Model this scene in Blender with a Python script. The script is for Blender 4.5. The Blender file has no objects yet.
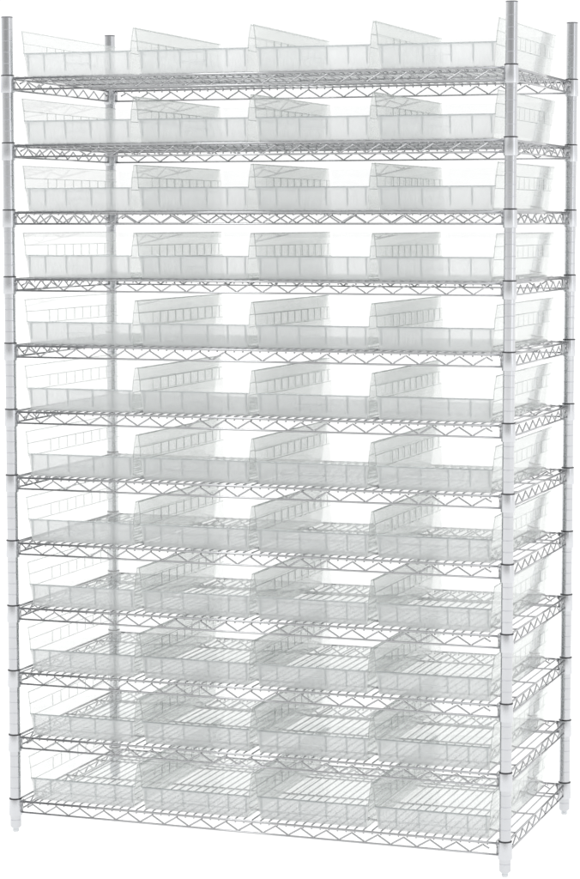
import bpy, bmesh, math
from mathutils import Vector, Matrix
PI = math.pi
IN = 0.0254                 # everything below is laid out in inches and built in metres
Z0 = 3.1432                 # height of the lowest collar rim above the floor (in)
W, D = 46.40, 22.92         # post centre to post centre
sc = bpy.context.scene

# ------------------------------------------------------------------ camera
cam_d = bpy.data.cameras.new('camera')
cam = bpy.data.objects.new('camera', cam_d)
sc.collection.objects.link(cam)
CX, CY, CZ = 95.2519, -195.3339, 53.0434 + Z0
YAW, PITCH, ROLL = -0.33687, -0.091859, -0.000389
fw = Vector((math.sin(YAW)*math.cos(PITCH), math.cos(YAW)*math.cos(PITCH), math.sin(PITCH)))
rt = Vector((math.cos(YAW), -math.sin(YAW), 0))
up = rt.cross(fw)
c_, s_ = math.cos(ROLL), math.sin(ROLL)
rt2, up2 = rt*c_ + up*s_, up*c_ - rt*s_
m = Matrix((rt2, up2, -fw)).transposed().to_4x4()
m.translation = Vector((CX, CY, CZ))*IN
cam.matrix_world = m
cam_d.sensor_fit = 'HORIZONTAL'
cam_d.sensor_width = 36.0
cam_d.lens = 2381.91/580*36.0
cam_d.clip_start = 0.1
cam_d.clip_end = 500
sc.camera = cam

# ------------------------------------------------------------------ studio light
TOP_FILL = 1.25
UNDER_FILL = 1.5
world = bpy.data.worlds.new('World')
sc.world = world
world.use_nodes = True
wn = world.node_tree
wn.nodes.clear()
wout = wn.nodes.new('ShaderNodeOutputWorld')
wbg = wn.nodes.new('ShaderNodeBackground')
wtc = wn.nodes.new('ShaderNodeTexCoord')
wsep = wn.nodes.new('ShaderNodeSeparateXYZ')
wramp = wn.nodes.new('ShaderNodeValToRGB')
wmap = wn.nodes.new('ShaderNodeMapRange')
wn.links.new(wtc.outputs['Generated'], wsep.inputs[0])
# a white cyclorama behind the unit, the darker studio towards the camera's side
wmap.inputs['From Min'].default_value = -1
wmap.inputs['From Max'].default_value = 1
wn.links.new(wsep.outputs['Y'], wmap.inputs['Value'])
wn.links.new(wmap.outputs[0], wramp.inputs[0])
e = wramp.color_ramp.elements
e[0].position = 0.0; e[0].color = (0.44, 0.44, 0.435, 1)
e[1].position = 0.54; e[1].color = (1, 1, 1, 1)
wup = wn.nodes.new('ShaderNodeMapRange')       # brighter upper hemisphere, fill added to whiten the floor
wup.inputs['From Min'].default_value = 0.12; wup.inputs['From Max'].default_value = 0.5
wup.inputs['To Min'].default_value = 1.0; wup.inputs['To Max'].default_value = TOP_FILL
wn.links.new(wsep.outputs['Z'], wup.inputs['Value'])
wdn = wn.nodes.new('ShaderNodeMapRange')       # unseen fill added below the floor to wash out its shadows
wdn.inputs['From Min'].default_value = -0.02; wdn.inputs['From Max'].default_value = -0.06
wdn.inputs['To Min'].default_value = 1.0; wdn.inputs['To Max'].default_value = UNDER_FILL
wn.links.new(wsep.outputs['Z'], wdn.inputs['Value'])
wml = wn.nodes.new('ShaderNodeMath'); wml.operation = 'MULTIPLY'
wn.links.new(wup.outputs[0], wml.inputs[0]); wn.links.new(wdn.outputs[0], wml.inputs[1])
wmul = wn.nodes.new('ShaderNodeVectorMath'); wmul.operation = 'SCALE'
wn.links.new(wramp.outputs[0], wmul.inputs[0]); wn.links.new(wml.outputs[0], wmul.inputs['Scale'])
wn.links.new(wmul.outputs[0], wbg.inputs[0])
wbg.inputs[1].default_value = 1.08
wn.links.new(wbg.outputs[0], wout.inputs[0])

def area(name, loc, aim, sx, sy, power, col=(1, 1, 1)):
    l = bpy.data.lights.new(name, 'AREA')
    l.shape = 'RECTANGLE'; l.size = sx; l.size_y = sy; l.energy = power; l.color = col
    o = bpy.data.objects.new(name, l)
    sc.collection.objects.link(o)
    o.location = loc
    o.rotation_euler = (Vector(aim)-Vector(loc)).to_track_quat('-Z', 'Y').to_euler()
    return o
area('softbox_key', (-1.6, -2.6, 4.6), (0.6, 0.3, 0.9), 2.4, 1.3, 65)
area('softbox_side', (4.6, -1.2, 2.0), (0.6, 0.3, 0.8), 1.2, 2.4, 8, (0.93, 0.95, 1))

sc.view_settings.view_transform = 'Standard'
sc.view_settings.look = 'None'
sc.view_settings.exposure = 0
sc.view_settings.gamma = 1
cy = sc.cycles
cy.max_bounces = 12
cy.glossy_bounces = 5
cy.diffuse_bounces = 6
cy.transmission_bounces = 6
cy.transparent_max_bounces = 96
cy.use_denoising = True
cy.adaptive_threshold = 0.005
cy.use_adaptive_sampling = True
cy.caustics_reflective = False
cy.caustics_refractive = False

# ------------------------------------------------------------------ materials
def new_mat(name):
    mt = bpy.data.materials.new(name); mt.use_nodes = True
    nt = mt.node_tree
    return mt, nt, nt.nodes['Principled BSDF']

def metal(name, col, rough, bump=0.0, streak=(1, 1, 1), var=0.06, metallic=1.0):
    mt, nt, b = new_mat(name)
    tc = nt.nodes.new('ShaderNodeTexCoord')
    mp = nt.nodes.new('ShaderNodeMapping'); mp.inputs['Scale'].default_value = streak
    nz = nt.nodes.new('ShaderNodeTexNoise'); nz.inputs['Scale'].default_value = 18; nz.inputs['Detail'].default_value = 4
    nt.links.new(tc.outputs['Object'], mp.inputs[0]); nt.links.new(mp.outputs[0], nz.inputs['Vector'])
    r = nt.nodes.new('ShaderNodeMapRange')
    r.inputs['To Min'].default_value = rough*0.8; r.inputs['To Max'].default_value = rough*1.25
    nt.links.new(nz.outputs['Fac'], r.inputs['Value']); nt.links.new(r.outputs[0], b.inputs['Roughness'])
    cr = nt.nodes.new('ShaderNodeValToRGB')
    cr.color_ramp.elements[0].position = 0.3; cr.color_ramp.elements[1].position = 0.7
    cr.color_ramp.elements[0].color = tuple(c*(1-var) for c in col)+(1,)
    cr.color_ramp.elements[1].color = tuple(min(1, c*(1+var)) for c in col)+(1,)
    nt.links.new(nz.outputs['Fac'], cr.inputs[0]); nt.links.new(cr.outputs[0], b.inputs['Base Color'])
    b.inputs['Metallic'].default_value = metallic
    if bump:
        bp = nt.nodes.new('ShaderNodeBump'); bp.inputs['Strength'].default_value = bump; bp.inputs['Distance'].default_value = 0.0005
        nt.links.new(nz.outputs['Fac'], bp.inputs['Height']); nt.links.new(bp.outputs[0], b.inputs['Normal'])
    return mt
M_post = metal('chrome_tube', (0.585, 0.594, 0.612), 0.19, 0.0, (1, 1, 0.2))
M_groove = metal('dull_groove', (0.535, 0.545, 0.57), 0.32, 0.0)
M_collar = metal('satin_collar', (0.63, 0.64, 0.66), 0.26, 0.0)
M_wire = metal('zinc_wire', (0.45, 0.455, 0.465), 0.14, 0.0)
M_ring = metal('black_plastic', (0.02, 0.02, 0.024), 0.4, 0, var=0.1, metallic=0.0)
M_cap = metal('grey_plastic', (0.16, 0.16, 0.18), 0.5, 0, metallic=0.0)
M_foot = metal('foot_metal', (0.62, 0.64, 0.66), 0.3, 0.05)

def plastic(name, tint, haze, haze_col, refl=0.80, rough=0.04, graze=None, gpow=2.0):
    """clear moulded plastic wall: Schlick reflection over a see-through, slightly milky body"""
    mt = bpy.data.materials.new(name); mt.use_nodes = True
    nt = mt.node_tree; nt.nodes.clear()
    N = nt.nodes.new; L = nt.links.new
    out = N('ShaderNodeOutputMaterial')
    lw = N('ShaderNodeLayerWeight'); lw.inputs['Blend'].default_value = 0.5
    p = N('ShaderNodeMath'); p.operation = 'POWER'; p.inputs[1].default_value = 5.0
    L(lw.outputs['Facing'], p.inputs[0])
    f = N('ShaderNodeMath'); f.operation = 'MULTIPLY_ADD'; f.inputs[1].default_value = refl; f.inputs[2].default_value = 0.035
    L(p.outputs[0], f.inputs[0])
    tr = N('ShaderNodeBsdfTransparent'); tr.inputs[0].default_value = tint+(1,)
    # moulding haze: fine frost, slightly uneven
    tc = N('ShaderNodeTexCoord'); nz = N('ShaderNodeTexNoise')
    nz.inputs['Scale'].default_value = 14; nz.inputs['Detail'].default_value = 5
    L(tc.outputs['Object'], nz.inputs['Vector'])
    # a longer way through the wall at a grazing view means more haze
    p2 = N('ShaderNodeMath'); p2.operation = 'POWER'; p2.inputs[1].default_value = gpow
    L(lw.outputs['Facing'], p2.inputs[0])
    h = N('ShaderNodeMath'); h.operation = 'MULTIPLY_ADD'; h.inputs[1].default_value = haze*1.2 if graze is None else graze; h.inputs[2].default_value = haze*0.75
    L(p2.outputs[0], h.inputs[0])
    hm = N('ShaderNodeMapRange'); hm.inputs['To Min'].default_value = 0.75; hm.inputs['To Max'].default_value = 1.25
    L(nz.outputs['Fac'], hm.inputs['Value'])
    hh = N('ShaderNodeMath'); hh.operation = 'MULTIPLY'; L(h.outputs[0], hh.inputs[0]); L(hm.outputs[0], hh.inputs[1])
    df = N('ShaderNodeBsdfDiffuse'); df.inputs[0].default_value = haze_col+(1,)
    tl = N('ShaderNodeBsdfTranslucent'); tl.inputs[0].default_value = haze_col+(1,)
    md = N('ShaderNodeMixShader'); md.inputs[0].default_value = 0.5; L(df.outputs[0], md.inputs[1]); L(tl.outputs[0], md.inputs[2])
    m1 = N('ShaderNodeMixShader'); L(hh.outputs[0], m1.inputs[0]); L(tr.outputs[0], m1.inputs[1]); L(md.outputs[0], m1.inputs[2])
    gl = N('ShaderNodeBsdfGlossy'); gl.inputs['Roughness'].default_value = rough
    gl.inputs[0].default_value = (0.95, 0.97, 0.96, 1)
    m2 = N('ShaderNodeMixShader'); L(f.outputs[0], m2.inputs[0]); L(m1.outputs[0], m2.inputs[1]); L(gl.outputs[0], m2.inputs[2])
    L(m2.outputs[0], out.inputs[0])
    return mt
M_side = plastic('clear_plastic_wall', (0.980, 0.983, 0.981), 0.03, (0.84, 0.852, 0.846), 0.85, 0.02, 0.52, 3.0)
M_back = plastic('clear_plastic_back', (0.985, 0.988, 0.987), 0.035, (0.85, 0.87, 0.86), 0.6)
M_base = plastic('clear_plastic_base', (0.980, 0.984, 0.983), 0.10, (0.75, 0.77, 0.77), 0.5)
M_lip = plastic('frosted_plastic_front', (0.972, 0.976, 0.977), 0.50, (0.93, 0.94, 0.945), 0.5)
M_edge = plastic('clear_plastic_edge', (0.885, 0.895, 0.892), 0.14, (0.74, 0.76, 0.755), 0.6)
M_bead = plastic('clear_plastic_bead', (0.82, 0.84, 0.84), 0.30, (0.72, 0.74, 0.745), 0.6)

mt, nt, b = new_mat('white_floor_lit_through')
nz = nt.nodes.new('ShaderNodeTexNoise'); nz.inputs['Scale'].default_value = 3
cr = nt.nodes.new('ShaderNodeValToRGB')
cr.color_ramp.elements[0].color = (0.86, 0.86, 0.86, 1); cr.color_ramp.elements[1].color = (0.90, 0.90, 0.90, 1)
nt.links.new(nz.outputs['Fac'], cr.inputs[0]); nt.links.new(cr.outputs[0], b.inputs['Base Color'])
b.inputs['Roughness'].default_value = 0.7
b.inputs['Specular IOR Level'].default_value = 0.1
tl = nt.nodes.new('ShaderNodeBsdfTranslucent'); tl.inputs[0].default_value = (0.95, 0.95, 0.95, 1)
mx = nt.nodes.new('ShaderNodeMixShader'); mx.inputs[0].default_value = 0.8  # translucency added so the fill from below lifts shadows off the floor
nt.links.new(b.outputs[0], mx.inputs[1]); nt.links.new(tl.outputs[0], mx.inputs[2])
nt.links.new(mx.outputs[0], nt.nodes['Material Output'].inputs[0])
M_floor = mt

# ------------------------------------------------------------------ helpers
def finish(name, bm, mat, parent=None, smooth=True, mesh_loc=(0, 0, 0)):
    bmesh.ops.scale(bm, vec=(IN, IN, IN), verts=bm.verts)
    me = bpy.data.meshes.new(name)
    bm.to_mesh(me); bm.free()
    me.materials.append(mat)
    if smooth:
        for p in me.polygons: p.use_smooth = True
    o = bpy.data.objects.new(name, me)
    sc.collection.objects.link(o)
    o.location = Vector(mesh_loc)*IN
    if parent: o.parent = parent
    return o

def tube(bm, pts, r, n=8, caps=True):
    pts = [Vector(p) for p in pts]
    rings = []
    t0 = (pts[1]-pts[0]).normalized()
    ref = Vector((0, 0, 1)) if abs(t0.z) < 0.9 else Vector((1, 0, 0))
    u = t0.cross(ref).normalized()
    for i, p in enumerate(pts):
        a = (pts[i]-pts[i-1]).normalized() if i else (pts[1]-pts[0]).normalized()
        c = (pts[i+1]-pts[i]).normalized() if i < len(pts)-1 else a
        t = (a+c).normalized()
        u = (u - t*u.dot(t)).normalized()
        v = t.cross(u)
        rings.append([bm.verts.new(p + (u*math.cos(2*PI*k/n) + v*math.sin(2*PI*k/n))*r) for k in range(n)])
    for i in range(len(rings)-1):
        for k in range(n):
            bm.faces.new((rings[i][k], rings[i][(k+1) % n], rings[i+1][(k+1) % n], rings[i+1][k]))
    if caps:
        bm.faces.new(rings[0][::-1]); bm.faces.new(rings[-1])

def lathe(bm, prof, cx=0, cy=0, n=28, caps=True):
    rings = []
    for r, z in prof:
        rings.append([bm.verts.new((cx+r*math.cos(2*PI*k/n), cy+r*math.sin(2*PI*k/n), z)) for k in range(n)])
    for i in range(len(rings)-1):
        for k in range(n):
            bm.faces.new((rings[i][k], rings[i][(k+1) % n], rings[i+1][(k+1) % n], rings[i+1][k]))
    if caps:
        bm.faces.new(rings[0][::-1]); bm.faces.new(rings[-1])

def sharpen(o, ang=40):
    me = o.data
    bm = bmesh.new(); bm.from_mesh(me)
    for e_ in bm.edges:
        if len(e_.link_faces) == 2 and e_.calc_face_angle(0) > math.radians(ang): e_.smooth = False
    bm.to_mesh(me); bm.free()

def empty(name, loc, label=None, cat=None, group=None):
    o = bpy.data.objects.new(name, None)
    sc.collection.objects.link(o)
    o.empty_display_size = 0.05
    o.location = Vector(loc)*IN
    if label: o['label'] = label
    if cat: o['category'] = cat
    if group: o['group'] = group
    return o

# ------------------------------------------------------------------ floor
bm = bmesh.new()
S = 7000
vs = [bm.verts.new(p) for p in ((-S, -S, 0), (S, -S, 0), (S, S, 0), (-S, S, 0))]
bm.faces.new(vs)
fl = finish('floor', bm, M_floor, smooth=False)
fl['kind'] = 'structure'

# ------------------------------------------------------------------ shelving unit
rack = empty('shelving_unit', (0, 0, 0),
             'tall chrome wire shelving unit with twelve shelves and four grooved posts, holding the bins', 'shelving unit')

def make_post():
    bm = bmesh.new()
    top = Z0+71.16
    prof = [(0.47, 0.46), (0.50, 0.50)]
    z = 1.14
    while z < top-0.4:
        prof += [(0.500, z-0.045), (0.491, z-0.042), (0.491, z+0.042), (0.500, z+0.045)]
        z += 1.0
    prof += [(0.50, top-0.10)]
    lathe(bm, prof, n=32)
    o = finish('post', bm, M_post, rack)
    o.data.materials.append(M_groove)
    for p_ in o.data.polygons:               # the rolled grooves are duller than the tube
        if all(abs((o.data.vertices[v].co.xy.length/IN) - 0.491) < 0.001 for v in p_.vertices): p_.material_index = 1
    sharpen(o, 20)
    bm = bmesh.new()
    lathe(bm, [(0.50, top-0.10), (0.512, top-0.09), (0.512, top-0.02), (0.48, top), (0.30, top+0.01)], n=32)
    c = finish('cap', bm, M_cap, o)
    bm = bmesh.new()
    lathe(bm, [(0.25, 0.0), (0.28, 0.03), (0.28, 0.22), (0.26, 0.24), (0.26, 0.36), (0.38, 0.37), (0.38, 0.455)], n=24)
    f = finish('foot', bm, M_foot, o)
    sharpen(f, 35)
    return o
def copy_tree(o, parent=None):
    n = o.copy(); sc.collection.objects.link(n)
    if parent: n.parent = parent
    for ch in [c for c in o.children]:
        copy_tree(ch, n)
    return n
CORN = [(0, 0), (W, 0), (0, D), (W, D)]
post0 = make_post()
for i, (x, y) in enumerate(CORN):
    p = post0 if i == 0 else copy_tree(post0, rack)
    p.location = (x*IN, y*IN, 0)

RT, RB = -0.30, -1.30       # truss rails below the collar rim
def zig(bm, tops, axis, off, r=0.07):
    """zigzag wire between the two rails; the bends are rounded, the ends cut short"""
    zt, zb = -0.53, -1.22
    pts = [(tops[0]-0.55, zt-0.28)]
    for i, u in enumerate(tops):
        pts += [(u-0.14, zt-0.075), (u-0.04, zt), (u+0.04, zt), (u+0.14, zt-0.075)]
        if i < len(tops)-1:
            v = (u+tops[i+1])/2
            pts += [(v-0.14, zb+0.075), (v-0.04, zb), (v+0.04, zb), (v+0.14, zb+0.075)]
    pts.append((tops[-1]+0.55, zt-0.28))
    P = [(u, off, z) if axis == 'x' else (off, u, z) for u, z in pts]
    tube(bm, P, r, 7)

def make_shelf():
    bm = bmesh.new()
    e0 = 0.56
    for y in (0, D):
        tube(bm, [(e0, y, RT), (W-e0, y, RT)], 0.10, 10)
        tube(bm, [(e0-0.05, y, RB), (W-e0+0.05, y, RB)], 0.085, 10)
        s = 1 if y == 0 else -1
        zig(bm, [1.74+42.69/18*i for i in range(19)], 'x', y+0.04*s)
    for x in (0, W):
        tube(bm, [(x, e0, RT), (x, D-e0, RT)], 0.10, 10)
        tube(bm, [(x, e0-0.05, RB), (x, D-e0+0.05, RB)], 0.085, 10)
        s = 1 if x == 0 else -1
        zig(bm, [1.55+19.8/8*i for i in range(9)], 'y', x+0.04*s)
    for x in (0.70, W-0.70):
        for y in (0, D): tube(bm, [(x, y, RT), (x, y, RB)], 0.075, 7)
    for y in (0.70, D-0.70):
        for x in (0, W): tube(bm, [(x, y, RT), (x, y, RB)], 0.075, 7)
    fr = finish('wire_shelf', bm, M_wire, rack)
    bm = bmesh.new()
    zt = -0.20
    n = 57
    for i in range(n):
        x = 0.80+i*(W-1.6)/(n-1)
        tube(bm, [(x, 0.17, -0.52), (x, 0.16, -0.38), (x, 0.155, -0.25), (x, 0.22, zt), (x, D-0.22, zt), (x, D-0.155, -0.25), (x, D-0.16, -0.38), (x, D-0.17, -0.52)], 0.068, 7)
    for y in (4.2, 11.1, 18.0):
        tube(bm, [(0.10, y, zt-0.155), (W-0.10, y, zt-0.145)], 0.085, 8)
    finish('deck', bm, M_wire, fr)
    for (x, y) in CORN:
        bm = bmesh.new()
        lathe(bm, [(0.535, -0.10), (0.56, -0.09), (0.575, -0.14), (0.60, -0.9), (0.615, -1.50), (0.60, -1.60), (0.53, -1.62)], x, y, 28)
        c = finish('collar', bm, M_collar, fr); sharpen(c, 50)
        bm = bmesh.new()
        lathe(bm, [(0.51, -0.11), (0.585, -0.10), (0.595, -0.06), (0.585, -0.01), (0.51, 0.0)], x, y, 28)
        finish('sleeve_ring', bm, M_ring, fr)
    return fr
shelf0 = make_shelf()
SH = []
for k in range(12):
    s = shelf0 if k == 0 else copy_tree(shelf0, rack)
    s.location = (0, 0, (Z0+6*k)*IN)
    SH.append(s)

# ------------------------------------------------------------------ bins
BW, BL, BH = 10.92, 22.35, 4.0
T = 0.085
LIPH = 2.02
def side_inset(z):
    pts = [(0, 0.46), (1.80, 0.30), (1.84, 0.24), (2.90, 0.17), (2.94, 0.10), (3.86, 0.0), (4.0, 0.0)]
    for (a, i0), (c, i1) in zip(pts, pts[1:]):
        if z <= c: return i0 + (i1-i0)*(z-a)/(c-a)
    return 0.0
ZS = [0.0, 0.10, 0.9, 1.80, 1.84, 2.4, 2.90, 2.94, 3.45, 3.86, 3.93, 4.0]
def front_y(z):            # the open front: a leaning lip, then the cut-back edge of the sides
    return 0.62-0.26*min(z, LIPH)/LIPH if z <= LIPH else 0.36+0.06*(z-LIPH)/(BH-LIPH)

def wall(bm, path_fn, zs, t=T, close_top=True, close_bottom=True, ends=(True, True)):
    """path_fn(z) -> list of (x, y, nx, ny): outer face; the inner face sits t inside"""
    O, I = [], []
    for z in zs:
        P = path_fn(z)
        O.append([bm.verts.new((x, y, z)) for x, y, nx, ny in P])
        I.append([bm.verts.new((x-nx*t, y-ny*t, z)) for x, y, nx, ny in P])
    n = len(O[0])
    for i in range(len(zs)-1):
        for k in range(n-1):
            bm.faces.new((O[i][k], O[i][k+1], O[i+1][k+1], O[i+1][k]))
            bm.faces.new((I[i][k+1], I[i][k], I[i+1][k], I[i+1][k+1]))
    if close_top:
        for k in range(n-1): bm.faces.new((O[-1][k], O[-1][k+1], I[-1][k+1], I[-1][k]))
    if close_bottom:
        for k in range(n-1): bm.faces.new((O[0][k+1], O[0][k], I[0][k], I[0][k+1]))
    for e_, j in ((ends[0], 0), (ends[1], n-1)):
        if e_:
            for i in range(len(zs)-1):
                q = (O[i][j], O[i+1][j], I[i+1][j], I[i][j])
                bm.faces.new(q if j == 0 else q[::-1])
def box(bm, x0, x1, y0, y1, z0, z1):
    v = [bm.verts.new((x, y, z)) for z in (z0, z1) for x, y in ((x0, y0), (x1, y0), (x1, y1), (x0, y1))]
    for f in ((3, 2, 1, 0), (4, 5, 6, 7), (0, 1, 5, 4), (1, 2, 6, 5), (2, 3, 7, 6), (3, 0, 4, 7)):
        bm.faces.new([v[i] for i in f])
R_B = 1.0
SLOTS = [5.2, 7.05, 8.9, 10.8, 12.65, 14.5, 16.4, 18.2, 20.1]
def back_y(z): return BL - 0.8*side_inset(z)
def make_bin():
    root = empty('storage_bin', (0, 0, 0))
    # sides
    for s in (0, 1):
        bm = bmesh.new()
        def pth(z, s=s):
            i = side_inset(z)
            x = i if s == 0 else BW-i
            nx = -1 if s == 0 else 1
            ys = [front_y(z)+0.10, 3.5, 9.0, 15.0, back_y(z)-R_B]
            P = [(x, y, nx, 0) for y in ys]
            return P[::-1] if s == 0 else P
        wall(bm, pth, ZS, ends=((False, True) if s == 0 else (True, False)))
        nb = len(bm.faces)
        for y in SLOTS:                      # divider slots moulded on the inner face
            xi = (side_inset(2.4)+T)
            x0, x1 = (xi-0.03, xi+0.035) if s == 0 else (BW-xi-0.035, BW-xi+0.03)
            box(bm, x0, x1, y-0.038, y+0.038, 1.90, 2.90)
        for z, r, dz in ((BH, 0.055, 0), (2.92, 0.032, 0), (1.82, 0.032, 0)):   # rolled rim and the two moulded ledges
            x = side_inset(z)+T/2 if z == BH else side_inset(z)+0.02
            if s: x = BW-x
            tube(bm, [(x, front_y(z)+0.06, z), (x, 8, z), (x, 15, z), (x, back_y(z)-R_B, z)], r, 6)
        # edge bead down the cut-back front edge
        x = [side_inset(z)+T/2 for z in (LIPH, 2.9, BH)]
        if s: x = [BW-v for v in x]
        tube(bm, [(x[0], front_y(LIPH)+0.08, LIPH), (x[1], front_y(2.9)+0.08, 2.9), (x[2], front_y(BH)+0.08, BH)], 0.05, 6)
        bm.faces.ensure_lookup_table()
        for f_ in bm.faces[nb:]: f_.material_index = 1
        o = finish('side_wall', bm, M_side, root, smooth=False); o.data.materials.append(M_edge)
    # back with both rear corners
    bm = bmesh.new()
    def bk(z):
        i = side_inset(z); yb = back_y(z)
        P = []
        for a in range(7):
            t = PI/2*a/6
            P.append((BW-i-R_B+R_B*math.cos(t), yb-R_B+R_B*math.sin(t), math.cos(t), math.sin(t)))
        for a in range(7):
            t = PI/2+PI/2*a/6
            P.append((i+R_B+R_B*math.cos(t), yb-R_B+R_B*math.sin(t), math.cos(t), math.sin(t)))
        return P
    wall(bm, bk, ZS, ends=(False, False))
    o = finish('back_wall', bm, M_back, root, smooth=True); sharpen(o, 12)
    # bottom
    bm = bmesh.new()
    y0, y1 = 0.62+T+0.02, back_y(0)-T-0.02
    i = 0.46+T+0.02
    xs = [(i, y0), (BW-i, y0), (BW-i, y1-0.95)]
    for a in range(1, 6):
        t = PI/2*a/6
        xs.append((BW-i-0.95+0.95*math.cos(t), y1-0.95+0.95*math.sin(t)))
    xs += [(BW-i-0.95, y1), (i+0.95, y1)]
    for a in range(1, 6):
        t = PI/2+PI/2*a/6
        xs.append((i+0.95+0.95*math.cos(t), y1-0.95+0.95*math.sin(t)))
    xs.append((i, y1-0.95))
    lo = [bm.verts.new((x, y, 0.0)) for x, y in xs]; hi = [bm.verts.new((x, y, T)) for x, y in xs]
    bm.faces.new(lo[::-1]); bm.faces.new(hi)
    finish('bottom', bm, M_base, root, smooth=False)
    # front lip: leaning wall, thick rim, ribs and the label recess
    bm = bmesh.new()
    def fr(z):
        i = side_inset(z); y = front_y(z)
        r = 0.14
        return [(i, y+0.10, -1, 0), (i+0.04, y+0.03, -0.7, -0.7), (i+0.12, y, 0, -1), (BW/2, y, 0, -1), (BW-i-0.12, y, 0, -1), (BW-i-0.04, y+0.03, 0.7, -0.7), (BW-i, y+0.10, 1, 0)]
    wall(bm, fr, [0, 0.10, 0.55, 1.10, 1.60, LIPH-0.08, LIPH], ends=(False, False))
    nb = len(bm.faces)
    for x in (0.62, 2.18, 4.24, 6.70, 8.62, 10.30):
        yb = front_y(0.3)+T
        # gusset: triangular rib on the inside, deep at the top
        v = [bm.verts.new(p) for p in ((x-0.065, front_y(0.45)+T-0.01, 0.45), (x+0.065, front_y(0.45)+T-0.01, 0.45),
                                      (x+0.065, front_y(LIPH)+T-0.01, LIPH-0.12), (x-0.065, front_y(LIPH)+T-0.01, LIPH-0.12),
                                      (x-0.065, front_y(LIPH)+T+0.22, LIPH-0.12), (x+0.065, front_y(LIPH)+T+0.22, LIPH-0.12))]
        for f in ((1, 0, 3, 2), (0, 4, 3), (1, 2, 5), (0, 1, 5, 4), (3, 4, 5, 2)): bm.faces.new([v[j] for j in f])
    box(bm, 0.42, BW-0.42, front_y(LIPH)+T, front_y(LIPH)+T+0.20, LIPH-0.10, LIPH-0.02)
    # label holder on the front between two ribs
    yl = front_y(1.1)-0.06
    tube(bm, [(side_inset(LIPH)+0.02, front_y(LIPH)+0.05, LIPH), (BW-side_inset(LIPH)-0.02, front_y(LIPH)+0.05, LIPH)], 0.055, 6)
    bm.faces.ensure_lookup_table()
    for f_ in bm.faces[nb:]: f_.material_index = 1
    lh = finish('front_lip', bm, M_lip, root, smooth=False); lh.data.materials.append(M_bead)
    bm = bmesh.new()
    x0, x1 = 4.30, 6.64
    for (za, zb_) in ((1.02, 1.10), (LIPH-0.16, LIPH-0.08)):
        ya, yb2 = front_y(za), front_y(zb_)
        v = [bm.verts.new(p) for p in ((x0, ya-0.07, za), (x1, ya-0.07, za), (x1, ya-0.005, za), (x0, ya-0.005, za),
                                      (x0, yb2-0.07, zb_), (x1, yb2-0.07, zb_), (x1, yb2-0.005, zb_), (x0, yb2-0.005, zb_))]
        for f in ((3, 2, 1, 0), (4, 5, 6, 7), (0, 1, 5, 4), (1, 2, 6, 5), (3, 0, 4, 7)): bm.faces.new([v[j] for j in f])
    finish('label_slot', bm, M_lip, lh, smooth=False)
    return root
bin0 = make_bin()
ROW = ['bottom shelf', 'second shelf from the bottom', 'third shelf from the bottom', 'fourth shelf from the bottom',
       'fifth shelf from the bottom', 'sixth shelf from the bottom', 'sixth shelf from the top', 'fifth shelf from the top',
       'fourth shelf from the top', 'third shelf from the top', 'second shelf from the top', 'top shelf']
POS = ['leftmost clear plastic bin on the %s, beside the front left post', 'second clear plastic bin from the left on the %s',
       'second clear plastic bin from the right on the %s', 'rightmost clear plastic bin on the %s, beside the front right post']
import random
rnd = random.Random(4)
for k in range(12):
    for i in range(4):
        o = bin0 if (k == 0 and i == 0) else copy_tree(bin0)
        o.location = Vector((1.17+11.05*i+rnd.uniform(-0.04, 0.04), rnd.uniform(-0.07, 0.07), Z0+6*k-0.13))*IN
        o.rotation_euler.z = math.radians(rnd.uniform(-0.12, 0.12))
        o['label'] = POS[i] % ROW[k]
        o['category'] = 'storage bin'
        o['group'] = 'clear plastic bins on the wire shelves'
